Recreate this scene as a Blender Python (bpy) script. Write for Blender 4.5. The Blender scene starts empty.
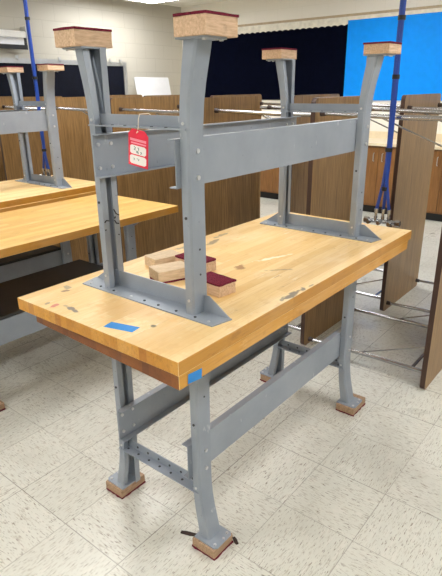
import bpy, bmesh, math, random
from mathutils import Vector, Matrix
random.seed(7)
SC = bpy.context.scene
COL = SC.collection
PI = math.pi

# ------------------------------------------------------------------ helpers
def lin(c):
    r = []
    for v in c:
        v = v / 255.0
        r.append(v / 12.92 if v <= 0.04045 else ((v + 0.055) / 1.055) ** 2.4)
    return (r[0], r[1], r[2], 1.0)

class NT:
    def __init__(self, name):
        self.m = bpy.data.materials.new(name)
        self.m.use_nodes = True
        self.t = self.m.node_tree
        self.b = self.t.nodes['Principled BSDF']
    def n(self, kind, **kw):
        nd = self.t.nodes.new(kind)
        for k, v in kw.items():
            if k.startswith('i_'):
                key = k[2:]
                key = int(key) if key.isdigit() else key.replace('_', ' ')
                nd.inputs[key].default_value = v
            else:
                setattr(nd, k, v)
        return nd
    def l(self, a, b):
        self.t.links.new(a, b)
    def math(self, op, a, b=None, c=None, clamp=False):
        nd = self.n('ShaderNodeMath', operation=op, use_clamp=clamp)
        for i, v in enumerate((a, b, c)):
            if v is None: continue
            if isinstance(v, (int, float)): nd.inputs[i].default_value = v
            else: self.l(v, nd.inputs[i])
        return nd.outputs[0]
    def vmath(self, op, a, b=None):
        nd = self.n('ShaderNodeVectorMath', operation=op)
        for i, v in enumerate((a, b)):
            if v is None: continue
            if isinstance(v, (tuple, list)): nd.inputs[i].default_value = v
            else: self.l(v, nd.inputs[i])
        return nd
    def mix(self, fac, a, b, mode='MIX'):
        nd = self.n('ShaderNodeMix', data_type='RGBA', blend_type=mode)
        for k, v in ((0, fac), (6, a), (7, b)):
            if isinstance(v, (int, float)): nd.inputs[k].default_value = v
            elif isinstance(v, tuple): nd.inputs[k].default_value = v
            else: self.l(v, nd.inputs[k])
        return nd.outputs[2]
    def noise(self, vec, scale, detail=3, rough=0.55):
        nd = self.n('ShaderNodeTexNoise')
        nd.inputs['Scale'].default_value = scale
        nd.inputs['Detail'].default_value = detail
        nd.inputs['Roughness'].default_value = rough
        if vec is not None: self.l(vec, nd.inputs['Vector'])
        return nd.outputs['Fac']
    def ramp(self, fac, stops):
        nd = self.n('ShaderNodeValToRGB')
        e = nd.color_ramp.elements
        while len(e) < len(stops): e.new(0.5)
        for i, (p, c) in enumerate(stops):
            e[i].position = p; e[i].color = c
        self.l(fac, nd.inputs[0])
        return nd.outputs[0]
    def step(self, v, lo, hi):
        nd = self.n('ShaderNodeMapRange', interpolation_type='SMOOTHSTEP')
        self.l(v, nd.inputs[0])
        nd.inputs[1].default_value = lo; nd.inputs[2].default_value = hi
        nd.inputs[3].default_value = 0; nd.inputs[4].default_value = 1
        return nd.outputs[0]
    def obj(self):
        return self.n('ShaderNodeTexCoord').outputs['Object']
    def scale(self, vec, s):
        nd = self.n('ShaderNodeMapping')
        nd.inputs['Scale'].default_value = s
        self.l(vec, nd.inputs['Vector'])
        return nd.outputs[0]
    def bump(self, h, strength=0.2, dist=0.002):
        nd = self.n('ShaderNodeBump')
        nd.inputs['Strength'].default_value = strength
        nd.inputs['Distance'].default_value = dist
        self.l(h, nd.inputs['Height'])
        self.l(nd.outputs[0], self.b.inputs['Normal'])
    def out(self, col=None, rough=0.5, metal=0.0, spec=0.5):
        if col is not None:
            if isinstance(col, tuple): self.b.inputs['Base Color'].default_value = col
            else: self.l(col, self.b.inputs['Base Color'])
        if isinstance(rough, (int, float)): self.b.inputs['Roughness'].default_value = rough
        else: self.l(rough, self.b.inputs['Roughness'])
        self.b.inputs['Metallic'].default_value = metal
        self.b.inputs['Specular IOR Level'].default_value = spec
        return self.m

def plain(name, rgb, rough=0.5, metal=0.0, spec=0.5, var=0.06, scale=14.0):
    t = NT(name)
    o = t.obj()
    f = t.noise(o, scale)
    a = lin(rgb)
    d = tuple(max(0.0, a[i] * (1 - var * 2)) for i in range(3)) + (1.0,)
    u = tuple(min(1.0, a[i] * (1 + var * 2)) for i in range(3)) + (1.0,)
    return t.out(t.ramp(f, [(0.3, d), (0.7, u)]), rough, metal, spec)

# ------------------------------------------------------------------ materials
TX, TY, TILE = 0.594, 0.024, 0.3048
def mat_floor():
    t = NT('vinyl_tile')
    o = t.obj()
    sep = t.n('ShaderNodeSeparateXYZ'); t.l(o, sep.inputs[0])
    u = t.math('DIVIDE', t.math('SUBTRACT', sep.outputs[0], TX), TILE)
    v = t.math('DIVIDE', t.math('SUBTRACT', sep.outputs[1], TY), TILE)
    iu, iv = t.math('FLOOR', u), t.math('FLOOR', v)
    fu, fv = t.math('FRACT', u), t.math('FRACT', v)
    par = t.math('FLOORED_MODULO', t.math('ADD', iu, iv), 2.0)
    cid = t.n('ShaderNodeCombineXYZ'); t.l(iu, cid.inputs[0]); t.l(iv, cid.inputs[1])
    wn = t.n('ShaderNodeTexWhiteNoise', noise_dimensions='3D'); t.l(cid.outputs[0], wn.inputs['Vector'])
    rnd = wn.outputs['Value']
    offs = t.vmath('SCALE', wn.outputs['Color']); offs.inputs['Scale'].default_value = 9.0
    p1 = t.vmath('ADD', o, offs.outputs[0]).outputs[0]
    def streak(vec, sc, lo, hi, scale):
        return t.step(t.noise(t.scale(vec, sc), scale, 4, 0.6), lo, hi)
    def pick(a, b):
        return t.math('ADD', t.math('MULTIPLY', a, t.math('SUBTRACT', 1.0, par)), t.math('MULTIPLY', b, par))
    s1 = pick(streak(p1, (1, 7.0, 1), .55, .67, 26), streak(p1, (7.0, 1, 1), .55, .67, 26))
    s2 = pick(streak(p1, (1, 6.5, 1), .58, .65, 36), streak(p1, (6.5, 1, 1), .58, .65, 36))
    s3 = pick(streak(p1, (1, 5.0, 1), .52, .66, 11), streak(p1, (5.0, 1, 1), .52, .66, 11))
    base = t.mix(rnd, lin((210, 210, 200)), lin((218, 218, 209)))
    c = t.mix(t.math('MULTIPLY', s3, .55), base, lin((222, 219, 210)))
    c = t.mix(t.math('MULTIPLY', s1, .55), c, lin((160, 148, 130)))
    c = t.mix(t.math('MULTIPLY', s2, .8), c, lin((112, 98, 82)))
    # joints
    def edge(f):
        return t.math('MINIMUM', f, t.math('SUBTRACT', 1.0, f))
    def line(co, f, seed):
        w1 = t.n('ShaderNodeTexWhiteNoise', noise_dimensions='1D')
        t.l(t.math('ADD', t.math('ROUND', co), seed), w1.inputs['W'])
        return t.math('MULTIPLY', t.step(edge(f), .0070, .0030), t.math('ADD', .40, t.math('MULTIPLY', w1.outputs['Value'], .6)))
    jn = t.math('MAXIMUM', line(u, fu, 11.3), line(v, fv, 47.9))
    jw = t.step(t.noise(o, 1.7, 2), .30, .62)
    c = t.mix(t.math('MULTIPLY', jn, t.math('ADD', .45, t.math('MULTIPLY', jw, .5))), c, lin((92, 84, 74)))
    # wear and grime
    g = t.step(t.noise(o, 1.3, 4), .50, .75)
    c = t.mix(t.math('MULTIPLY', g, .30), c, lin((140, 136, 122)))
    sp = t.step(t.noise(o, 55, 1), .79, .81)
    c = t.mix(t.math('MULTIPLY', sp, .8), c, lin((50, 44, 38)))
    r = t.math('ADD', .20, t.math('MULTIPLY', t.noise(o, 3.0, 4), .22))
    t.bump(t.math('ADD', t.math('MULTIPLY', t.noise(o, 6.0, 2), 1.0), t.math('MULTIPLY', jn, -.3)), .06, .01)
    return t.out(c, r, 0, .5)

def mat_block_wood(name, cols, spots=(), wear=0.25, rough=.38, strip=.042):
    """laminated maple: long staves running along x"""
    t = NT(name)
    o = t.obj()
    sep = t.n('ShaderNodeSeparateXYZ'); t.l(o, sep.inputs[0])
    wy = t.math('FLOOR', t.math('DIVIDE', sep.outputs[1], strip))
    wn = t.n('ShaderNodeTexWhiteNoise', noise_dimensions='1D'); t.l(wy, wn.inputs['W'])
    xs = t.math('FLOOR', t.math('ADD', t.math('DIVIDE', sep.outputs[0], .62), t.math('MULTIPLY', wn.outputs['Value'], 7.0)))
    cc = t.n('ShaderNodeCombineXYZ'); t.l(wy, cc.inputs[0]); t.l(xs, cc.inputs[1])
    w2 = t.n('ShaderNodeTexWhiteNoise', noise_dimensions='3D'); t.l(cc.outputs[0], w2.inputs['Vector'])
    c = t.ramp(w2.outputs['Value'], [(0, lin(cols[0])), (.5, lin(cols[1])), (1, lin(cols[2]))])
    gr = t.noise(t.scale(t.vmath('ADD', o, w2.outputs['Color']).outputs[0], (2.2, 40, 40)), 3.0, 5, .6)
    c = t.mix(t.math('MULTIPLY', t.step(gr, .45, .75), .35), c, lin(cols[3]))
    big = t.noise(t.scale(o, (1.0, 2.2, 1)), 3.2, 4)
    c = t.mix(t.math('MULTIPLY', t.step(big, .48, .70), wear), c, lin((246, 226, 186)))
    sc = t.noise(t.scale(o, (9, 60, 60)), 1.0, 6, .75)
    pat = t.step(t.noise(o, 4.5, 3), .42, .62)
    c = t.mix(t.math('MULTIPLY', t.math('MULTIPLY', t.step(sc, .58, .66), pat), wear * 1.3), c, lin((250, 238, 214)))
    kn = t.noise(t.scale(o, (7, 26, 26)), 1.6, 4, .7)
    c = t.mix(t.math('MULTIPLY', t.step(kn, .64, .74), .55), c, lin((150, 88, 36)))
    dk = t.noise(t.scale(o, (3, 5, 5)), 2.2, 4, .7)
    c = t.mix(t.math('MULTIPLY', t.step(dk, .56, .72), .35), c, lin(cols[3]))
    fr = t.math('FRACT', t.math('DIVIDE', sep.outputs[1], strip))
    seam = t.step(t.math('MINIMUM', fr, t.math('SUBTRACT', 1.0, fr)), .035, .0)
    c = t.mix(t.math('MULTIPLY', seam, .22), c, lin((140, 92, 44)))
    dn = t.n('ShaderNodeTexNoise'); dn.inputs['Scale'].default_value = 38; dn.inputs['Detail'].default_value = 3
    t.l(o, dn.inputs['Vector'])
    for (x, y, rx, ry, rot, rgb, a) in spots:
        mp = t.n('ShaderNodeMapping', vector_type='TEXTURE')
        mp.inputs['Location'].default_value = (x, y, 0)
        mp.inputs['Rotation'].default_value = (0, 0, rot)
        mp.inputs['Scale'].default_value = (rx, ry, 1e6)
        t.l(o, mp.inputs['Vector'])
        ln = t.vmath('LENGTH', mp.outputs[0]).outputs['Value']
        k = t.math('ADD', ln, t.math('MULTIPLY', t.math('SUBTRACT', dn.outputs['Fac'], .5), 2.2))
        f = t.math('MULTIPLY', t.step(k, 1.05, .55), a)
        c = t.mix(f, c, lin(rgb))
    t.bump(gr, .08, .002)
    return t.out(c, rough, 0, .45)

def mat_laminate(name, dark, light, rough=.38):
    t = NT(name)
    o = t.obj()
    inf = t.n('ShaderNodeObjectInfo')
    of = t.vmath('SCALE', inf.outputs['Location']); of.inputs['Scale'].default_value = 3.1
    p = t.vmath('ADD', o, of.outputs[0]).outputs[0]
    g1 = t.noise(t.scale(p, (26, 26, 1.2)), 3.0, 5, .65)
    g2 = t.noise(t.scale(p, (7, 7, .5)), 2.0, 3)
    g3 = t.noise(t.scale(p, (90, 90, 3.5)), 2.0, 3)
    f = t.math('ADD', t.math('MULTIPLY', g1, .4), t.math('ADD', t.math('MULTIPLY', g2, .22), t.math('MULTIPLY', g3, .43)))
    c = t.ramp(f, [(.36, lin(dark)), (.68, lin(light))])
    return t.out(c, rough, 0, .4)

def mat_steel():
    t = NT('grey_enamel_steel')
    o = t.obj()
    a = t.noise(o, 5, 4)
    c = t.ramp(a, [(.3, lin((142, 151, 163))), (.7, lin((158, 166, 177)))])
    b = t.noise(o, 60, 3)
    c = t.mix(t.math('MULTIPLY', t.step(b, .70, .78), .5), c, lin((84, 84, 86)))
    w = t.noise(t.scale(o, (1, 1, .5)), 26, 3)
    c = t.mix(t.math('MULTIPLY', t.step(w, .68, .76), .5), c, lin((208, 212, 216)))
    return t.out(c, .42, .15, .5)

def mat_shoe(name, dark, light):
    t = NT(name)
    o = t.obj()
    g = t.noise(t.scale(o, (4, 30, 30)), 5, 5, .65)
    k = t.noise(o, 24, 3)
    c = t.ramp(g, [(.3, lin(dark)), (.7, lin(light))])
    c = t.mix(t.math('MULTIPLY', t.step(k, .60, .75), .4), c, lin((120, 92, 70)))
    t.bump(g, .3, .002)
    return t.out(c, .75, 0, .2)

def mat_carpet():
    t = NT('burgundy_carpet')
    o = t.obj()
    g = t.noise(o, 260, 2)
    c = t.ramp(g, [(.3, lin((84, 24, 40))), (.7, lin((136, 52, 70)))])
    t.bump(g, .9, .004)
    return t.out(c, .95, 0, .1)

def mat_block_wall(name, along, c1=(190, 186, 174), c2=(188, 184, 172), mo=(180, 176, 164)):
    t = NT(name)
    o = t.obj()
    sep = t.n('ShaderNodeSeparateXYZ'); t.l(o, sep.inputs[0])
    u = sep.outputs[0] if along == 'x' else sep.outputs[1]
    cv = t.n('ShaderNodeCombineXYZ'); t.l(u, cv.inputs[0]); t.l(sep.outputs[2], cv.inputs[1])
    br = t.n('ShaderNodeTexBrick')
    br.offset = .5
    br.inputs['Scale'].default_value = 1.0
    br.inputs['Brick Width'].default_value = .406
    br.inputs['Row Height'].default_value = .203
    br.inputs['Mortar Size'].default_value = .006
    br.inputs['Mortar Smooth'].default_value = .6
    br.inputs['Color1'].default_value = lin(c1)
    br.inputs['Color2'].default_value = lin(c2)
    br.inputs['Mortar'].default_value = lin(mo)
    t.l(cv.outputs[0], br.inputs['Vector'])
    n = t.noise(o, 90, 3)
    h = t.math('ADD', t.math('MULTIPLY', br.outputs['Fac'], -1.0), t.math('MULTIPLY', n, .18))
    t.bump(h, .35, .004)
    return t.out(br.outputs['Color'], .55, 0, .35)

def mat_ceiling():
    t = NT('ceiling_tile')
    o = t.obj()
    sep = t.n('ShaderNodeSeparateXYZ'); t.l(o, sep.inputs[0])
    cv = t.n('ShaderNodeCombineXYZ'); t.l(sep.outputs[0], cv.inputs[0]); t.l(sep.outputs[1], cv.inputs[1])
    br = t.n('ShaderNodeTexBrick'); br.offset = 0
    br.inputs['Scale'].default_value = 1.0
    br.inputs['Brick Width'].default_value = .61
    br.inputs['Row Height'].default_value = .61
    br.inputs['Mortar Size'].default_value = .012
    br.inputs['Color1'].default_value = lin((232, 230, 222))
    br.inputs['Color2'].default_value = lin((228, 226, 218))
    br.inputs['Mortar'].default_value = lin((240, 239, 234))
    t.l(cv.outputs[0], br.inputs['Vector'])
    return t.out(br.outputs['Color'], .9, 0, .1)

def mat_emit(name, strength, rgb=(255, 250, 240)):
    t = NT(name)
    t.b.inputs['Emission Color'].default_value = lin(rgb)
    t.b.inputs['Emission Strength'].default_value = strength
    return t.out(lin((240, 240, 236)), .5)

GREY = (72, 74, 78)
SPOTS = [
    (.035, .590, .016, .010, .4, (205, 110, 100), .85),
    (.030, .625, .012, .009, .4, (120, 110, 100), .7),
    (.052, .517, .010, .046, -.12, (108, 100, 92), .9),
    (.138, .675, .020, .012, -.6, (140, 104, 74), .9),
    (.165, .70, .014, .030, -.6, (120, 112, 104), .6),
    (.12, .214, .011, .014, 0, (92, 88, 48), .95),
    (.722, .339, .032, .022, .5, (150, 98, 52), .8),
    (.60, .016, .070, .014, .05, GREY, .8),
    (.53, .020, .025, .010, .3, (120, 112, 100), .7),
    (.71, .010, .022, .006, 0, (110, 100, 90), .6),
    (.90, .300, .095, .012, -.35, (250, 238, 214), .8),
    (.78, .20, .060, .009, -.8, (170, 140, 104), .7),
    (.93, .655, .080, .020, .2, GREY, .6),
    (.80, .70, .060, .022, -.3, (120, 110, 100), .6),
    (1.05, .70, .070, .014, .1, (112, 104, 96), .6),
    (1.52, .30, .060, .020, .9, (220, 160, 130), .4),
    (.17, .36, .10, .16, .2, (226, 176, 104), .45),
    (.08, .12, .11, .12, .4, (232, 190, 126), .5),
]
M = {}
M['floor'] = mat_floor()
TOPC = ((227, 189, 124), (235, 200, 139), (242, 211, 155), (204, 154, 86))
EDGEC = ((176, 114, 32), (196, 136, 46), (211, 154, 64), (132, 78, 22))
OLDC = ((211, 167, 94), (222, 182, 108), (231, 195, 124), (182, 134, 68))
M['bench_face'] = mat_block_wood('worn_maple_face', TOPC, SPOTS, .45, .42)
M['bench_edge'] = mat_block_wood('varnished_maple_edge', EDGEC, (), .12, .4, .03)
M['bench_end'] = mat_block_wood('stained_shaded_end_grain', ((106, 56, 16), (122, 68, 22), (136, 80, 28), (84, 42, 12)), (), .0, .4, .03)  # brown stain plus the shade under the overhanging upper top, both in the colour
M['bench_old'] = mat_block_wood('oiled_maple_face', OLDC, (), .15, .35)
M['steel'] = mat_steel()
M['bolt'] = plain('zinc_bolt', (206, 208, 210), .35, .6)
M['hole'] = plain('dark_bolt_hole', (62, 64, 68), .8)
M['shoe'] = mat_shoe('raw_softwood', (186, 154, 124), (226, 196, 166))
M['shoe_worn'] = mat_shoe('worn_softwood', (146, 120, 96), (192, 162, 134))
M['shoe_pale'] = mat_shoe('pale_softwood', (196, 172, 140), (230, 208, 178))
M['carpet'] = mat_carpet()
M['lam'] = mat_laminate('walnut_laminate', (104, 78, 46), (170, 134, 86))
M['lam_edge'] = plain('dark_brown_edging', (70, 46, 36), .5)
M['under'] = plain('brown_backing', (120, 96, 70), .7)
M['chrome'] = plain('chromed_tube', (176, 176, 178), .22, .9, var=.01)
M['glide'] = plain('dark_rubber_glide', (52, 36, 32), .6)
M['wall_x'] = mat_block_wall('painted_block_left', 'x')
M['wall_y'] = mat_block_wall('painted_block_back', 'y', (243, 239, 229), (242, 238, 228), (239, 235, 224))
M['ceil'] = mat_ceiling()
M['light'] = mat_emit('lit_diffuser', 18.0, (253, 252, 252))
M['white'] = plain('white_enamel', (236, 236, 232), .4, var=.01)
M['navy'] = plain('navy_paper', (4, 7, 24), .95, spec=.05, var=.1)
M['slate'] = plain('dark_slate_board', (12, 15, 28), .8, spec=.15, var=.1)
M['blue'] = plain('bright_blue_paper', (0, 146, 250), .6, spec=.2, var=.02)
M['alu'] = plain('aluminium', (190, 190, 186), .35, .6, var=.03)
M['trimtan'] = plain('tan_wood_rail', (188, 168, 138), .5)
M['scallop'] = plain('cream_card_border', (232, 226, 212), .7)
M['cab'] = mat_laminate('oak_cabinet', (112, 74, 38), (152, 108, 62))
M['toe'] = plain('black_kick_board', (18, 18, 18), .5)
M['counter'] = plain('cream_laminate', (232, 216, 184), .35, var=.03)
M['hose'] = plain('blue_rubber_hose', (22, 62, 150), .4, var=.05)
M['black'] = plain('black_strap', (16, 16, 18), .5)
M['tape'] = plain('blue_masking_tape', (40, 136, 214), .6, var=.04)
M['red'] = plain('red_card', (226, 38, 70), .55, var=.04)
M['pink'] = plain('pale_pink_print', (244, 150, 168), .6, var=.02)
M['card'] = plain('white_card', (240, 236, 234), .6, var=.01)
M['ink'] = plain('green_ink', (70, 120, 110), .6)
M['string'] = plain('cotton_string', (226, 216, 196), .8)
M['board'] = plain('white_board', (232, 234, 238), .3, var=.01)
M['charcoal'] = plain('charcoal_shade_panel', (52, 52, 52), .6)  # dark colour standing in for shade under the left benches
M['base'] = plain('dark_vinyl_base', (44, 40, 38), .5)

# ------------------------------------------------------------------ mesh builder
class MB:
    def __init__(self):
        self.v = []; self.f = []; self.mi = []
    def add(self, vs, fs, mi=0):
        k = len(self.v)
        self.v += [Vector(p) for p in vs]
        self.f += [tuple(i + k for i in f) for f in fs]
        self.mi += [mi] * len(fs)
        return self
    def box(self, x0, x1, y0, y1, z0, z1, mi=0):
        return self.add([(x0, y0, z0), (x1, y0, z0), (x1, y1, z0), (x0, y1, z0),
                         (x0, y0, z1), (x1, y0, z1), (x1, y1, z1), (x0, y1, z1)],
                        [(0, 3, 2, 1), (4, 5, 6, 7), (0, 1, 5, 4), (1, 2, 6, 5), (2, 3, 7, 6), (3, 0, 4, 7)], mi)
    def prism(self, poly, axis, a, b, mi=0, side_mi=None):
        """poly: 2-D outline in the two other axes, extruded along axis from a to b"""
        def P(p, h):
            if axis == 'x': return (h, p[0], p[1])
            if axis == 'y': return (p[0], h, p[1])
            return (p[0], p[1], h)
        n = len(poly)
        vs = [P(p, a) for p in poly] + [P(p, b) for p in poly]
        self.add(vs, [tuple(range(n))[::-1], tuple(range(n, 2 * n))], mi)
        k = len(self.v) - 2 * n
        sm = mi if side_mi is None else side_mi
        for i in range(n):
            j = (i + 1) % n
            self.f.append((k + i, k + j, k + n + j, k + n + i)); self.mi.append(sm)
        return self
    def tube(self, pts, r, seg=10, mi=0, caps=True):
        pts = [Vector(p) for p in pts]
        n = len(pts)
        rs = r if isinstance(r, (list, tuple)) else [r] * n
        k0 = len(self.v)
        up = None
        for i, p in enumerate(pts):
            if i == 0: d = pts[1] - pts[0]
            elif i == n - 1: d = pts[-1] - pts[-2]
            else: d = (pts[i + 1] - pts[i]).normalized() + (pts[i] - pts[i - 1]).normalized()
            d.normalize()
            if up is None:
                a = Vector((0, 0, 1)) if abs(d.z) < .9 else Vector((1, 0, 0))
                up = (a - d * a.dot(d)).normalized()
            else:
                up = (up - d * up.dot(d)).normalized()
            w = d.cross(up)
            for s in range(seg):
                t = 2 * PI * s / seg
                self.v.append(p + (up * math.cos(t) + w * math.sin(t)) * rs[i])
        for i in range(n - 1):
            for s in range(seg):
                s2 = (s + 1) % seg
                self.f.append((k0 + i * seg + s, k0 + i * seg + s2, k0 + (i + 1) * seg + s2, k0 + (i + 1) * seg + s))
                self.mi.append(mi)
        if caps:
            self.f.append(tuple(k0 + s for s in range(seg))[::-1]); self.mi.append(mi)
            self.f.append(tuple(k0 + (n - 1) * seg + s for s in range(seg))); self.mi.append(mi)
        return self
    def loft(self, rings, mi=0, close=True):
        """rings of equal point count, skinned; ends capped"""
        n = len(rings[0]); k = len(self.v)
        for r in rings: self.v += [Vector(p) for p in r]
        for i in range(len(rings) - 1):
            for s in range(n):
                s2 = (s + 1) % n
                self.f.append((k + i * n + s, k + i * n + s2, k + (i + 1) * n + s2, k + (i + 1) * n + s)); self.mi.append(mi)
        self.f.append(tuple(k + s for s in range(n))[::-1]); self.mi.append(mi)
        self.f.append(tuple(k + (len(rings) - 1) * n + s for s in range(n))); self.mi.append(mi)
        return self
    def xf(self, fn):
        self.v = [Vector(fn(p)) for p in self.v]
        return self
    def build(self, name, mats, parent=None, bevel=0, smooth=False, seg=2):
        me = bpy.data.meshes.new(name)
        me.from_pydata([tuple(p) for p in self.v], [], self.f)
        for i, p in enumerate(me.polygons): p.material_index = self.mi[i]
        if not isinstance(mats, (list, tuple)): mats = [mats]
        for m in mats: me.materials.append(m)
        bm = bmesh.new(); bm.from_mesh(me)
        bmesh.ops.recalc_face_normals(bm, faces=bm.faces)
        if bevel:
            es = [e for e in bm.edges if len(e.link_faces) == 2 and e.calc_face_angle(0) > .6]
            bmesh.ops.bevel(bm, geom=es, offset=bevel, segments=seg, affect='EDGES', profile=.6, clamp_overlap=True)
        bm.to_mesh(me); bm.free()
        if smooth:
            for p in me.polygons: p.use_smooth = True
            try: me.set_sharp_from_angle(angle=math.radians(38))
            except Exception: pass
        o = bpy.data.objects.new(name, me)
        COL.objects.link(o)
        if parent: o.parent = parent
        return o

def tag(o, label, cat, group=None):
    o['label'] = label; o['category'] = cat
    if group: o['group'] = group
    return o
def thing(name, label, cat, loc=(0, 0, 0), rz=0.0, group=None):
    o = bpy.data.objects.new(name, None); COL.objects.link(o)
    o.empty_display_size = .1
    o.location = loc; o.rotation_euler = (0, 0, rz)
    return tag(o, label, cat, group)
def struct(o):
    o['kind'] = 'structure'; return o
def copy_tree(o, parent=None):
    c = o.copy(); COL.objects.link(c)
    if parent: c.parent = parent
    for ch in list(o.children): copy_tree(ch, c)
    return c

# ------------------------------------------------------------------ the room
XB, YL, XF, YR, ZC = 6.35, 5.75, -3.2, -3.6, 2.83
struct(MB().box(XF - .1, XB + .1, YR - .1, YL + .1, -.1, 0).build('floor', M['floor']))
struct(MB().box(XF - .1, XB + .1, YR - .1, YL + .1, ZC, ZC + .1).build('ceiling', M['ceil']))
struct(MB().box(XF - .1, XB + .1, YL, YL + .1, 0, ZC).build('wall_left', M['wall_x']))
struct(MB().box(XB, XB + .1, YR - .1, YL, 0, ZC).build('wall_back', M['wall_y']))
struct(MB().box(XF - .1, XB + .1, YR - .1, YR, 0, ZC).build('wall_right', M['wall_x']))
struct(MB().box(XF - .1, XF, YR, YL, 0, ZC).build('wall_front', M['wall_y']))
struct(MB().box(XF, 4.9, YL - .008, YL, 0, .1).build('baseboard_left', M['base']))
struct(MB().box(XB - .022, XB, YR, YL - .3, 2.452, 2.482).build('trim_1', M['trimtan']))

# ------------------------------------------------------------------ ceiling lights
def ceiling_light(x, y, label):
    t = thing('ceiling_light', label, 'ceiling light', (x, y, ZC - .10), 0, 'fluorescent ceiling lights')
    hx, hy = .62, .32
    f = MB()
    f.box(-hx, hx, -hy, -hy + .03, 0, .10); f.box(-hx, hx, hy - .03, hy, 0, .10)
    f.box(-hx, -hx + .03, -hy + .03, hy - .03, 0, .10); f.box(hx - .03, hx, -hy + .03, hy - .03, 0, .10)
    f.box(-hx + .03, hx - .03, -hy + .03, hy - .03, .06, .10)
    f.build('light_frame', M['white'], t)
    MB().box(-hx + .03, hx - .03, -hy + .03, hy - .03, .004, .03).build('diffuser', M['light'], t)
    return t
for (x, y) in ((4.62, 4.98), (4.62, 1.9), (4.62, -1.4), (1.55, 4.98), (1.55, 1.9), (1.55, -1.4), (-1.5, 1.9), (-1.5, -1.4)):
    ceiling_light(x, y, 'lit fluorescent ceiling light above the corner beside the dark wall board' if (x > 4 and y > 4)
                  else 'lit fluorescent ceiling light overhead, out of the picture')

# ------------------------------------------------------------------ workbenches
H_UNDER, TOP_T = .83, .0425
FRAME_DX = 1.12
def leg_mesh(front, inv):
    """pressed steel channel leg, web outward, splayed at the foot (local z 0 = floor)"""
    xl, xr, th = .232, .302, .004
    zs = [.045, .075, .11, .15, .20, .25, .30, .828]
    fl = [1.0, .84, .62, .38, .16, .04, 0, 0]
    rings = []
    for z, q in zip(zs, fl):
        yo = .16 - .038 * q
        yi1 = .192 - .026 * q
        yi2 = .192
        r = .006
        lp = .024
        pts = [(xl, yi1), (xl, yo + r), (xl + r, yo), (xr - r, yo), (xr, yo + r), (xr, yi2),
               (xr - lp, yi2), (xr - lp, yi2 - .003), (xr - th, yi2 - .003),
               (xr - th, yo + r + .002), (xr - r - .002, yo + th), (xl + r + .002, yo + th), (xl + th, yo + r + .002),
               (xl + th, yi1 - .003), (xl + lp, yi1 - .003), (xl + lp, yi1)]
        rings.append([(p[0], p[1], z) for p in pts])
    m = MB().loft(rings)
    for z in (.33, .405):
        m.tube([(.268, .1615, z), (.268, .155, z)], .007, 8, 1)
    for z in (.255, .52, .78):
        m.tube([(xl + .001, .178, z), (xl - .003, .178, z)], .0045, 8, 2 if z == .52 else 1)
    for z in (.62, .70):
        m.tube([(.268, .1605, z), (.268, .1590, z)], .0035, 8, 2)
    return m
def frame_xf(front, dx, inv):
    def fn(p):
        x, y, z = p
        if not front: y = .75 - y
        if inv: z = H_UNDER - z
        return (x + dx, y, z)
    return fn

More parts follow.
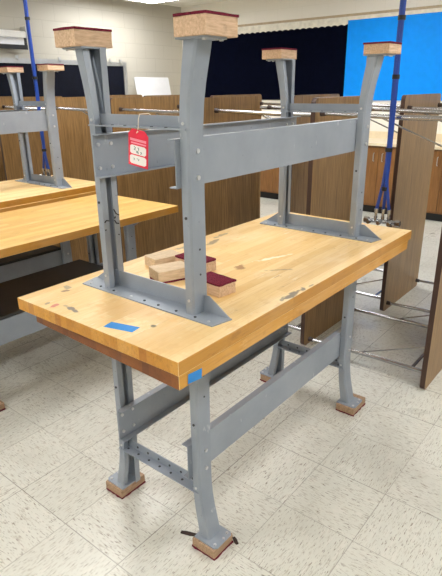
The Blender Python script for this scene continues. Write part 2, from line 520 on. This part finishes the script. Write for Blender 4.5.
def bench_frame(root, inv, zoff, yoff=0.0, shoes=None, xoff=0.0, fdx=FRAME_DX, drop=(0, 0, 0, 0)):
    """legs with shoes, brackets, rails and stringers under (or over) a top; zoff = local height of frame origin"""
    def put(mb, fn):
        mb.xf(fn); mb.xf(lambda p: (p[0] + xoff, p[1] + yoff, p[2] + zoff)); return mb
    i = 0
    for dx in (0, fdx):
        for front in (True, False):
            fn = frame_xf(front, dx, inv)
            leg = put(leg_mesh(front, inv), fn).build('leg', [M['steel'], M['bolt'], M['hole']], root, smooth=True)
            pl = MB().prism([(.216, .088), (.226, .078), (.304, .078), (.314, .088), (.314, .180), (.216, .180)], 'z', .0415, .0465)
            for bx in (.230, .300):
                for by in (.094,): pl.tube([(bx, by, .046), (bx, by, .0505)], .006, 6, 1)
            pl.tube([(.272, .088, .046), (.272, .088, .05)], .005, 6, 1)
            put(pl, fn).build('foot_plate', [M['steel'], M['bolt']], leg)
            sx0, sx1, sy0, sy1 = shoes[i] if shoes else (.208, .338, .066, .19)
            dz = drop[i]
            b = MB().box(sx0, sx1, sy0, sy1, .006 - dz, .0415)
            put(b, fn).build('foot_block', M['shoe'] if inv else M['shoe_worn'], leg, bevel=.003)
            c = MB()
            random.seed(i * 7 + (3 if inv else 1))
            n = 7
            lo = [(sx0 + (sx1 - sx0) * k / n, sy0 - random.uniform(-.001, .004)) for k in range(n + 1)]
            hi = [(sx1 - (sx1 - sx0) * k / n, sy1 + random.uniform(-.001, .004)) for k in range(n + 1)]
            ml = [(sx1 + random.uniform(-.001, .004), sy0 + (sy1 - sy0) * k / n) for k in range(1, n)]
            mr = [(sx0 - random.uniform(-.001, .004), sy1 - (sy1 - sy0) * k / n) for k in range(1, n)]
            c.prism(lo + ml + hi + mr, 'z', 0.0 - dz, .0065 - dz)
            put(c, fn).build('carpet_pad', M['carpet'], leg)
            i += 1
        # mounting bracket: angle with tapered ends, bolted to the top
        b = MB()
        b.prism([(.208, .068), (.2855, .052), (.2855, .698), (.208, .682)], 'z', .826, .830)
        b.prism([(.058, .826), (.140, .772), (.610, .772), (.692, .826)], 'x', .2815, .2855)
        for by in (.095, .15, .23, .31, .375, .44, .53, .60, .655):
            b.tube([(.226, by, .826), (.226, by, .8235)], .0048, 6, 2 if by not in (.095, .44, .655) else 1)
        put(b, frame_xf(True, dx, inv)).build('mounting_bracket', [M['steel'], M['bolt'], M['hole']], root)
        # foot rail: angle, horizontal lip on the lower edge as it stands
        za, zb = .237, .273
        r = MB()
        zl = zb if inv else za
        s = -1 if inv else 1
        r.box(.262, .266, .166, .584, za, zb)
        r.box(.226, .262, .166, .584, min(zl, zl + s * .004), max(zl, zl + s * .004))
        for k in range(7):
            y = .20 + k * .058
            r.tube([(.246, y, zl + s * .004), (.246, y, zl + s * .0055)], .0048, 8, 2)
            if not inv: r.tube([(.262, y + .02, .255), (.2605, y + .02, .255)], .0048, 8, 2)
        put(r, frame_xf(True, dx, inv)).build('foot_rail', [M['steel'], M['bolt'], M['hole']], root)
    for front in (True, False):
        s = MB()
        z0, z1 = .297, .434
        s.prism([(.194, z0), (.222, z0), (.222, z0 + .003), (.197, z0 + .003), (.197, z1 - .003), (.222, z1 - .003), (.222, z1), (.194, z1)], 'x', .214, fdx + .324)
        for dx in (0, fdx):
            for z in (.33, .405):
                for bx in (.232, .285):
                    s.tube([(bx + dx, .197, z), (bx + dx, .2025, z)], .006, 8, 1)
        put(s, frame_xf(front, 0, inv)).build('stringer', [M['steel'], M['bolt']], root)

def slab(root, x0, x1, y0, y1, z0, z1, face, edge, end=None, skew=0):
    m = MB().box(x0, x1, y0, y1, z0, z1, 1)
    if skew: m.v = [Vector((p.x + (skew if p.x < .1 and p.y > .1 else 0), p.y, p.z)) for p in m.v]
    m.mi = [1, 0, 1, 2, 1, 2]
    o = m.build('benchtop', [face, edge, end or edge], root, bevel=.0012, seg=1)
    return o

# near pair: a bench on the floor and a second one turned over on top of it
lower = thing('workbench', 'near grey steel workbench standing on the floor, carrying an upturned bench', 'workbench', (0, 0, 0), 0, None)
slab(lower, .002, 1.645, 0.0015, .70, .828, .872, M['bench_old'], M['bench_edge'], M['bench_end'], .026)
bench_frame(lower, False, 0, -.012, [(.208, .316, .080, .184), (.208, .338, .080, .180), (.208, .352, .080, .178), (.215, .335, .090, .180)])
upper = thing('workbench', 'near grey workbench turned upside down, its wood-block feet in the air and a red tag', 'workbench', (0, 0, .8722))
slab(upper, 0, 1.68, 0, .755, 0, .0428, M['bench_face'], M['bench_edge'])
bench_frame(upper, True, .0428, 0, [(.206, .338, .068, .176), (.200, .345, .074, .176), (.205, .335, .066, .176), (.205, .340, .068, .176)], .012, 1.135, (.012, .012, .002, .004))

INK = [[(.291, 1.196), (.300, 1.179), (.312, 1.172)], [(.291, 1.158), (.297, 1.146), (.308, 1.143)], [(.292, 1.163), (.295, 1.170)], [(.247, 1.157), (.254, 1.163), (.266, 1.160)], [(.247, 1.130), (.251, 1.132)], [(.303, 1.105), (.306, 1.103)]]
for pts in INK: MB().tube([(x, .5568, z - .8722) for x, z in pts], .0022, 5).build('ink_mark', M['black'], upper)

single = thing('workbench', 'workbench with bare yellow-brown top standing at left behind the near pair', 'workbench', (-.07, 1.485, 0))
slab(single, 0, 1.66, 0, .755, .83, .872, M['bench_old'], M['bench_edge'])
bench_frame(single, False, 0, 0)
MB().box(.30, 1.36, .200, .700, .4345, .452).build('shade_panel', M['charcoal'], single, bevel=.002)  # added dark panel, stands in for the shade beneath this bench
rear = thing('workbench', 'rear left workbench on the floor hidden under an upturned bench', 'workbench', (.03, 2.345, 0))
slab(rear, 0, 1.66, .0, .755, .83, .872, M['bench_old'], M['bench_edge'])
bench_frame(rear, False, 0, 0)
MB().box(.30, 1.36, .200, .550, .4345, .452).build('shade_panel', M['charcoal'], rear, bevel=.002)  # another added panel darkening the space under the rear bench
rear_up = thing('workbench', 'rear left workbench lying upside down with its feet in the air', 'workbench', (.045, 2.350, .8722))
slab(rear_up, 0, 1.68, 0, .755, 0, .0428, M['bench_face'], M['bench_edge'])
bench_frame(rear_up, True, .0428)

# ------------------------------------------------------------------ tables stood on end
def round_rect(x0, x1, z0, z1, r, n=5):
    p = []
    for (cx, cz, a0) in ((x1 - r, z0 + r, -PI / 2), (x1 - r, z1 - r, 0), (x0 + r, z1 - r, PI / 2), (x0 + r, z0 + r, PI)):
        for k in range(n + 1):
            a = a0 + PI / 2 * k / n
            p.append((cx + r * math.cos(a), cz + r * math.sin(a)))
    return p
TW, TL, TT = .72, 1.524, .028
def make_table():
    t = thing('folding_table', '', 'table')
    m = MB().prism(round_rect(0, TW, 0, TL, .03), 'y', 0, TT, 0, 1)
    m.mi[1] = 2
    m.build('tabletop', [M['lam'], M['lam_edge'], M['under']], t)
    for zc, s in ((.085, 1), (1.432, -1)):
        for x in (.055, TW - .055):
            l = MB().tube([(x, TT, zc), (x, .30, zc), (x, .735, zc - s * .012)], [.0125, .0125, .010], 10)
            l.tube([(x, TT, zc), (x, TT + .006, zc)], .03, 12)
            leg = l.build('leg', M['chrome'], t, smooth=True)
            MB().tube([(x, .73, zc - s * .012), (x, .758, zc - s * .0125)], [.013, .016], 10).build('glide', M['glide'], leg, smooth=True)
            MB().tube([(x, .42, zc), (x, TT, zc + s * .155)], .0045, 8).build('brace', M['chrome'], t, smooth=True)
        MB().tube([(.055, .10, zc), (TW - .055, .10, zc)], .009, 8).build('crossbar', M['chrome'], t, smooth=True)
    return t
tabs = [
    (1.79, -.135, 'table stood on end at the right edge of the picture, nearest of the front row'),
    (1.855, .665, 'table stood on end right behind the near bench, seen between its right-hand legs'),
    (1.745, 1.46, 'table stood on end behind the middle of the near bench, right of its front-left leg'),
    (1.745, 2.25, 'table stood on end behind the red tag'),
    (1.76, 3.04, 'table stood on end behind the upturned rear left bench'),
    (1.76, 3.83, 'table stood on end at the far left edge of the picture'),
    (1.76, 4.62, 'table stood on end at the far left edge, behind another like it'),
    (2.67, -.29, 'table on end past the right edge, only its leg ends showing'),
    (2.70, .482, 'table on end right of the near bench, before the cabinets and blue board'),
    (2.66, 1.29, 'table on end in the back row below the dark board, beside the blue hoses'),
    (2.67, 2.08, 'table stood on end in the back row, half hidden behind the front row centre table'),
    (2.67, 2.87, 'table stood on end in the back row, its top edge below the leaning whiteboard'),
    (2.67, 3.66, 'table on end in the back row at far left, mostly hidden'),
]
proto = None
for (x, y, lab) in tabs:
    if proto is None: proto = make_table(); o = proto
    else: o = copy_tree(proto)
    o.location = (x, y, 0.0)
    tag(o, 'walnut ' + lab if len(lab.split()) < 14 else lab, 'table', 'walnut laminate tables stood on end in two rows')

# ------------------------------------------------------------------ hose drops hanging from the ceiling
def hose_drop(x, y, zbot, straps, label):
    t = thing('hose_drop', label, 'air hose', (x, y, 0), 0, 'blue hose drops from the ceiling')
    for k, (ax, ay) in enumerate(((.0, -.034), (.006, .0), (-.004, .034))):
        pts = []
        for j in range(15):
            z = ZC - (ZC - zbot) * j / 14
            q = max(0, (1.22 - z) / (1.22 - zbot)) ** 1.3
            tw = z * 2.2 + k * PI * 2 / 3
            cx, cy = .0055 * math.cos(tw), .0075 * math.sin(tw)
            pts.append((cx * (1 - q) + ax * q, cy * (1 - q) + ay * q, z))
        h = MB().tube(pts, .0088, 8).build('hose', M['hose'], t, smooth=True)
        c = MB().tube([(ax, ay, zbot + .012), (ax, ay, zbot - .012)], .0105, 6, 0)
        c.tube([(ax, ay, zbot - .012), (ax, ay, zbot - .03)], .0075, 8)
        c.tube([(ax, ay, zbot - .03), (ax, ay, zbot - .05)], .0095, 8)
        c.build('coupling', M['chrome'], h, smooth=True)
    for z in straps:
        MB().tube([(0, 0, z), (0, 0, z - .020)], .0180, 12).build('strap', M['black'], t, smooth=True)
    mf = MB().tube([(0, -.085, zbot - .055), (0, .085, zbot - .055)], .012, 10)
    for yy in (-.085, .085): mf.tube([(0, yy - .012, zbot - .055), (0, yy + .012, zbot - .055)], .017, 6)
    for yy in (-.055, 0, .055): mf.tube([(0, yy, zbot - .055), (-.034, yy, zbot - .055)], .008, 8).tube([(-.034, yy, zbot - .055), (-.052, yy, zbot - .055)], .011, 6)
    mf.build('manifold', M['chrome'], t, smooth=True)
    MB().tube([(0, 0, ZC), (0, 0, ZC - .02)], .05, 16).build('ceiling_plate', M['white'], t, smooth=True)
    return t
hose_drop(1.790, .200, .965, (1.093, 1.289, 1.631, 1.886, 2.35), 'bundle of blue hoses with black straps hanging at the right end of the near bench')
hose_drop(1.53, 2.82, .998, (1.16, 1.50, 1.675, 2.066, 2.45), 'bundle of blue hoses with black straps hanging over the rear left bench')

# ------------------------------------------------------------------ things on the near bench
def loose_block(cx, cy, rot, l, w, label, mat, pad=None, z=.9152, h=.040, notch=False):
    t = thing('wood_block', label, 'wood block', (cx, cy, z), rot, 'loose foot blocks on the upturned bench')
    pz = .006 if pad == 'under' else 0
    m = MB()
    m.box(-l / 2, l / 2, -w / 2, w / 2, pz, pz + h)
    m.build('block', mat, t, bevel=.003)
    if pad:
        z0 = 0 if pad == 'under' else h
        random.seed(int(cx * 100))
        c = MB()
        n = 6
        P = []
        for (a, b) in (((-1, -1), (1, -1)), ((1, -1), (1, 1)), ((1, 1), (-1, 1)), ((-1, 1), (-1, -1))):
            for k in range(n):
                q = k / n
                e = random.uniform(-.002, .002)
                P.append(((a[0] + (b[0] - a[0]) * q) * (l / 2 + e), (a[1] + (b[1] - a[1]) * q) * (w / 2 + e)))
        c.prism(P, 'z', z0, z0 + .007)
        c.build('carpet_pad', M['carpet'], t)
    return t
loose_block(.462, .470, -.38, .135, .09, 'pale wood block lying on its carpet, nearest left in the loose pile', M['shoe_pale'], 'under')
loose_block(.570, .610, -.25, .13, .085, 'pale wood block at the back left of the loose pile on the bench', M['shoe_pale'])
loose_block(.605, .470, 1.45, .15, .085, 'greyish wood block with carpet up, between the pale blocks and steel leg', M['shoe'], 'over')
loose_block(.460, .252, 1.45, .125, .080, 'wood block with burgundy carpet facing up, right of the upturned front leg', M['shoe'], 'over')

tp = MB()
cx, cy, u, v = .058, .285, Vector((.27, -.963, 0)), Vector((.963, .27, 0))
P = []
for (a, b) in ((-.052, -.019), (.050, -.021), (.054, .017), (-.049, .019)):
    q = Vector((cx, cy, 0)) + u * a + v * b
    P.append((q.x, q.y))
tp.prism(P, 'z', .9151, .9156)
tag(tp.build('masking_tape', M['tape']), 'strip of blue tape stuck on the bench surface near its left end', 'tape')
tp = MB().prism([(.034, .834), (.090, .828), (.092, .858), (.036, .863)], 'y', -.0008, -.0001)
tp.build('tape_strip', M['tape'], lower)['label'] = 'short piece of blue tape on the edge at the near corner'

# red tag on a string from the foot rail of the upturned bench
tg = thing('paper_tag', 'red paper tag with white boxes hanging by string from the upturned bench rail', 'tag', (.229, .343, 1.458), 0)
rot = .13
def tx(p):
    x, y, z = p   # y right-to-left in the picture, z down from the hole
    z *= .9
    return (x - z * .03, y * math.cos(rot) - z * math.sin(rot), z * math.cos(rot) + y * math.sin(rot))
w = .042
MB().prism([(-w, -.108), (w, -.108), (w, -.004), (w - .016, .012), (-w + .016, .012), (-w, -.004)], 'x', -.0006, .0006).xf(tx).build('card', M['red'], tg)
pr_ = MB(); pr_.box(-.0011, -.0006, -.034, .034, -.026, -.018); pr_.box(-.0011, -.0006, -.034, .030, -.035, -.030)
pr_.xf(tx).build('printed_heading', M['pink'], tg)
bx1 = MB().prism([(a * .034, -.054 + b * .0145) for (a, b) in ((-1, -.7), (-.8, -1), (.8, -1), (1, -.7), (1, .7), (.8, 1), (-.8, 1), (-1, .7))], 'x', -.0012, -.0006)
bx1.xf(tx).build('number_box', M['card'], tg)
bx2 = MB().prism([(a * .035, -.087 + b * .0145) for (a, b) in ((-1, -.7), (-.8, -1), (.8, -1), (1, -.7), (1, .7), (.8, 1), (-.8, 1), (-1, .7))], 'x', -.0012, -.0006)
bx2.xf(tx).build('number_box', M['card'], tg)
ink = MB()
def stroke(pts, r=.0011): ink.tube([(-.0016, a, b) for a, b in pts], r, 5)
stroke([(.016, -.044), (.010, -.046), (.012, -.051), (.017, -.053), (.010, -.0545)])
stroke([(.000, -.045), (-.004, -.049), (-.002, -.054)])
stroke([(-.001, -.058), (.006, -.057), (.006, -.062), (.001, -.062), (-.001, -.058), (-.002, -.066)])
stroke([(-.012, -.057), (-.016, -.061), (-.012, -.065)])
stroke([(.018, -.082), (.014, -.085), (.017, -.089)], .0009)
stroke([(.004, -.082), (-.006, -.083), (-.002, -.088)], .0009)
ink.xf(tx).build('handwriting', M['ink'], tg)
st = MB().tube([(-.001, .003, .004), (.003, .002, .016), (.005, .001, .040), (.010, 0, .054), (.047, 0, .0545), (.0535, 0, .050), (.0545, 0, .028), (.052, .001, .010), (.030, .002, .0085), (.006, .002, .009), (0, .003, .004)], .0013, 6)
st.tube([(0, .006, .002), (0, .0, .007), (0, -.006, .002), (0, 0, -.003), (0, .006, .002)], .002, 6)
st.build('string', M['string'], tg)

# ------------------------------------------------------------------ cabinets and counter along the back wall
def cabinet(y, label, w=.8):
    t = thing('base_cabinet', label, 'cabinet', (5.75, y, 0), 0, 'oak base cabinets along the back wall')
    m = MB().box(.02, .595, .002, w - .002, .1, .868)
    m.build('cabinet_body', M['cab'], t)
    MB().box(.07, .09, .002, w - .002, 0, .1).build('kick_board', M['toe'], t)
    for s in (0, 1):
        y0 = .004 + s * (w / 2); y1 = y0 + w / 2 - .006
        d = MB().box(0, .02, y0, y1, .125, .85).build('door', M['cab'], t, bevel=.003)
        hy = y1 - .055 if s == 0 else y0 + .055
        MB().tube([(0, hy, .68), (-.024, hy, .685), (-.026, hy, .73), (-.024, hy, .775), (0, hy, .78)], .006, 8).build('handle', M['alu'], d, smooth=True)
    return t
names = {3: 'oak base cabinet showing two bright handles left of the blue hoses',
         2: 'oak base cabinet right of the table in front of the blue paper, partly hidden',
         5: 'oak base cabinet seen in the gap left of the upturned bench far leg'}
for k in range(7):
    y = -.111 + (k) * .8 - .0
    cabinet(y + .0, names.get(k + 1, 'oak base cabinet in the row along the back wall, %s' % ('beyond the right picture edge' if k < 1 else 'hidden behind the tables on end')), .8)
ct = thing('countertop', 'long cream countertop on the oak cabinets below the wall boards', 'countertop', (5.72, 0, .87))
m = MB().prism([(0, -.12), (.626, -.12), (.626, 5.745), (-.78, 5.745), (-.78, 5.16), (0, 5.16)], 'z', 0, .035)
m.build('worktop', M['counter'], ct, bevel=.004)
MB().box(.61, .626, -.12, 5.74, .036, .13).build('backsplash', M['counter'], ct)
cb = thing('base_cabinet', 'oak base cabinet in the left corner under the leaning whiteboard', 'cabinet', (4.96, 5.18, 0))
MB().box(0, .74, .0, .56, 0, .868).build('cabinet_body', M['cab'], cb)
for s in (0, 1):
    d = MB().box(.01 + s * .365, .36 + s * .365, -.018, 0, .12, .85).build('door', M['cab'], cb, bevel=.003)
    hx = .31 if s == 0 else .43
    MB().tube([(hx, -.018, .68), (hx, -.042, .69), (hx, -.042, .77), (hx, -.018, .78)], .006, 8).build('handle', M['alu'], d, smooth=True)

# ------------------------------------------------------------------ boards on the walls
def scallop_strip(y0, y1, ztop, depth, pitch=.095):
    n = max(2, int((y1 - y0) / pitch)); P = [(y1, ztop), (y0, ztop)]
    for k in range(n):
        for j in range(6):
            q = (k + j / 6) / n
            P.append((y0 + (y1 - y0) * q, ztop - depth + .014 * abs(math.cos(PI * (j / 6)))))
    P.append((y1, ztop - depth + .014))
    return P
bd = thing('bulletin_board', 'navy-black bulletin board with a scalloped cream border on the back wall', 'bulletin board', (XB, 0, 1.40))
MB().box(-.022, 0, 2.722, 5.27, 0, 1.05).build('backing_paper', M['navy'], bd)
m = MB().prism(scallop_strip(2.722, 5.27, 1.05, .105), 'x', -.026, -.0225)
m.build('scalloped_border', M['scallop'], bd)
MB().box(-.026, 0, 5.272, 5.30, 0, 1.05).build('frame_edge', M['alu'], bd)
bb = thing('bulletin_board', 'bright blue bulletin board on the back wall at upper right', 'bulletin board', (XB - .0015, 0, 1.40))
MB().box(-.022, 0, -.9, 2.720, 0, 1.05).build('backing_paper', M['blue'], bb)
MB().box(-.026, -.0225, -.9, 2.720, 1.005, 1.05).build('border_strip', M['scallop'], bb)  # cream card border along the top of the blue paper, not a frame

ch = thing('chalkboard', 'long dark chalkboard in an aluminium frame on the left wall', 'chalkboard', (0, YL, 0))
MB().box(1.2, 4.98, -.018, 0, .99, 1.905).build('board_panel', M['slate'], ch)
f = MB().box(1.14, 5.04, -.03, 0, 1.905, 1.965); f.box(4.98, 5.04, -.03, 0, .99, 1.905); f.box(1.14, 1.2, -.03, 0, .99, 1.905)
f.build('board_frame', M['alu'], ch)
MB().box(1.14, 5.04, -.09, 0, .95, .99).build('chalk_tray', M['alu'], ch)
for x in (3.2, 3.84, 4.72, 4.92):
    m = MB().box(x - .02, x + .02, -.042, -.03, 1.945, 1.995); m.tube([(x, -.042, 1.955), (x, -.06, 1.945), (x, -.06, 1.92)], .006, 6)
    m.build('map_hook', M['alu'], ch)

ps = thing('projection_screen', 'rolled projection screen with black edge on the left wall above the chalkboard', 'projection screen', (0, YL - .0015, 0))
m = MB().prism([(-.11, 2.20), (-.03, 2.20), (-.02, 2.22), (-.02, 2.275), (-.10, 2.275), (-.118, 2.255)], 'x', 1.2, 3.32)
m.build('screen_housing', M['white'], ps)
MB().box(3.32, 3.36, -.12, 0, 2.20, 2.33).build('mounting_bracket', M['alu'], ps)
MB().box(1.22, 3.31, -.072, -.069, 2.09, 2.205).build('screen_fabric', M['board'], ps)
m = MB().box(1.22, 3.35, -.078, -.066, 2.065, 2.118); m.box(3.311, 3.35, -.074, -.068, 2.10, 2.199)
m.build('black_border', M['black'], ps)

wb = MB().prism(round_rect(0, .74, 0, .86, .02), 'y', -.008, .008)
wbo = wb.build('whiteboard', M['board'])
wbo.location = (5.10, 5.46, .907); wbo.rotation_euler = (-.20, 0, -.0)
tag(wbo, 'plain white board leaning against the left wall beside the room corner', 'whiteboard')

# ------------------------------------------------------------------ scraps on the floor
def scrap(x, y, rot, l, w, label):
    m = MB().prism([(-l / 2, -w / 2), (l * .1, -w * .6), (l / 2, -w / 3), (l / 2, w / 2), (-l * .2, w * .55), (-l / 2, w * .3)], 'z', .0, .004)
    o = m.build('carpet_scrap', M['glide']); o.location = (x, y, 0.0002); o.rotation_euler = (0, 0, rot)
    tag(o, label, 'scrap')
scrap(.243, .222, -1.2, .062, .014, 'thin dark scrap on the floor at the left of the front foot block')
scrap(.325, .062, 1.0, .034, .012, 'small dark scrap on the floor at the right of the front foot block')

# ------------------------------------------------------------------ camera
cam = bpy.data.cameras.new('camera'); co = bpy.data.objects.new('camera', cam); COL.objects.link(co)
F, CX, CY, CZ, YAW, PITCH, ROLL = 527.5238, -.8723, -.8503, 1.5804, .8917, .3624, -.0124
fwd = Vector((math.sin(YAW) * math.cos(PITCH), math.cos(YAW) * math.cos(PITCH), -math.sin(PITCH)))
right = Vector((math.cos(YAW), -math.sin(YAW), 0)); up = right.cross(fwd)
r2 = right * math.cos(ROLL) + up * math.sin(ROLL); u2 = up * math.cos(ROLL) - right * math.sin(ROLL)
mw = Matrix((r2, u2, -fwd)).transposed().to_4x4(); mw.translation = (CX, CY, CZ)
co.matrix_world = mw
cam.sensor_fit = 'VERTICAL'; cam.sensor_height = 36.0; cam.lens = F / 576 * 36.0
cam.clip_start = .05; cam.clip_end = 60
SC.camera = co

# ------------------------------------------------------------------ world and view
w = bpy.data.worlds.new('world'); SC.world = w; w.use_nodes = True
w.node_tree.nodes['Background'].inputs[0].default_value = (.8, .85, .9, 1)
w.node_tree.nodes['Background'].inputs[1].default_value = .2
vs = SC.view_settings
vs.view_transform = 'Standard'; vs.look = 'None'; vs.gamma = 1.0; vs.use_curve_mapping = False
vs.exposure = 0.2
SC.cycles.max_bounces = 10
SC.cycles.diffuse_bounces = 6
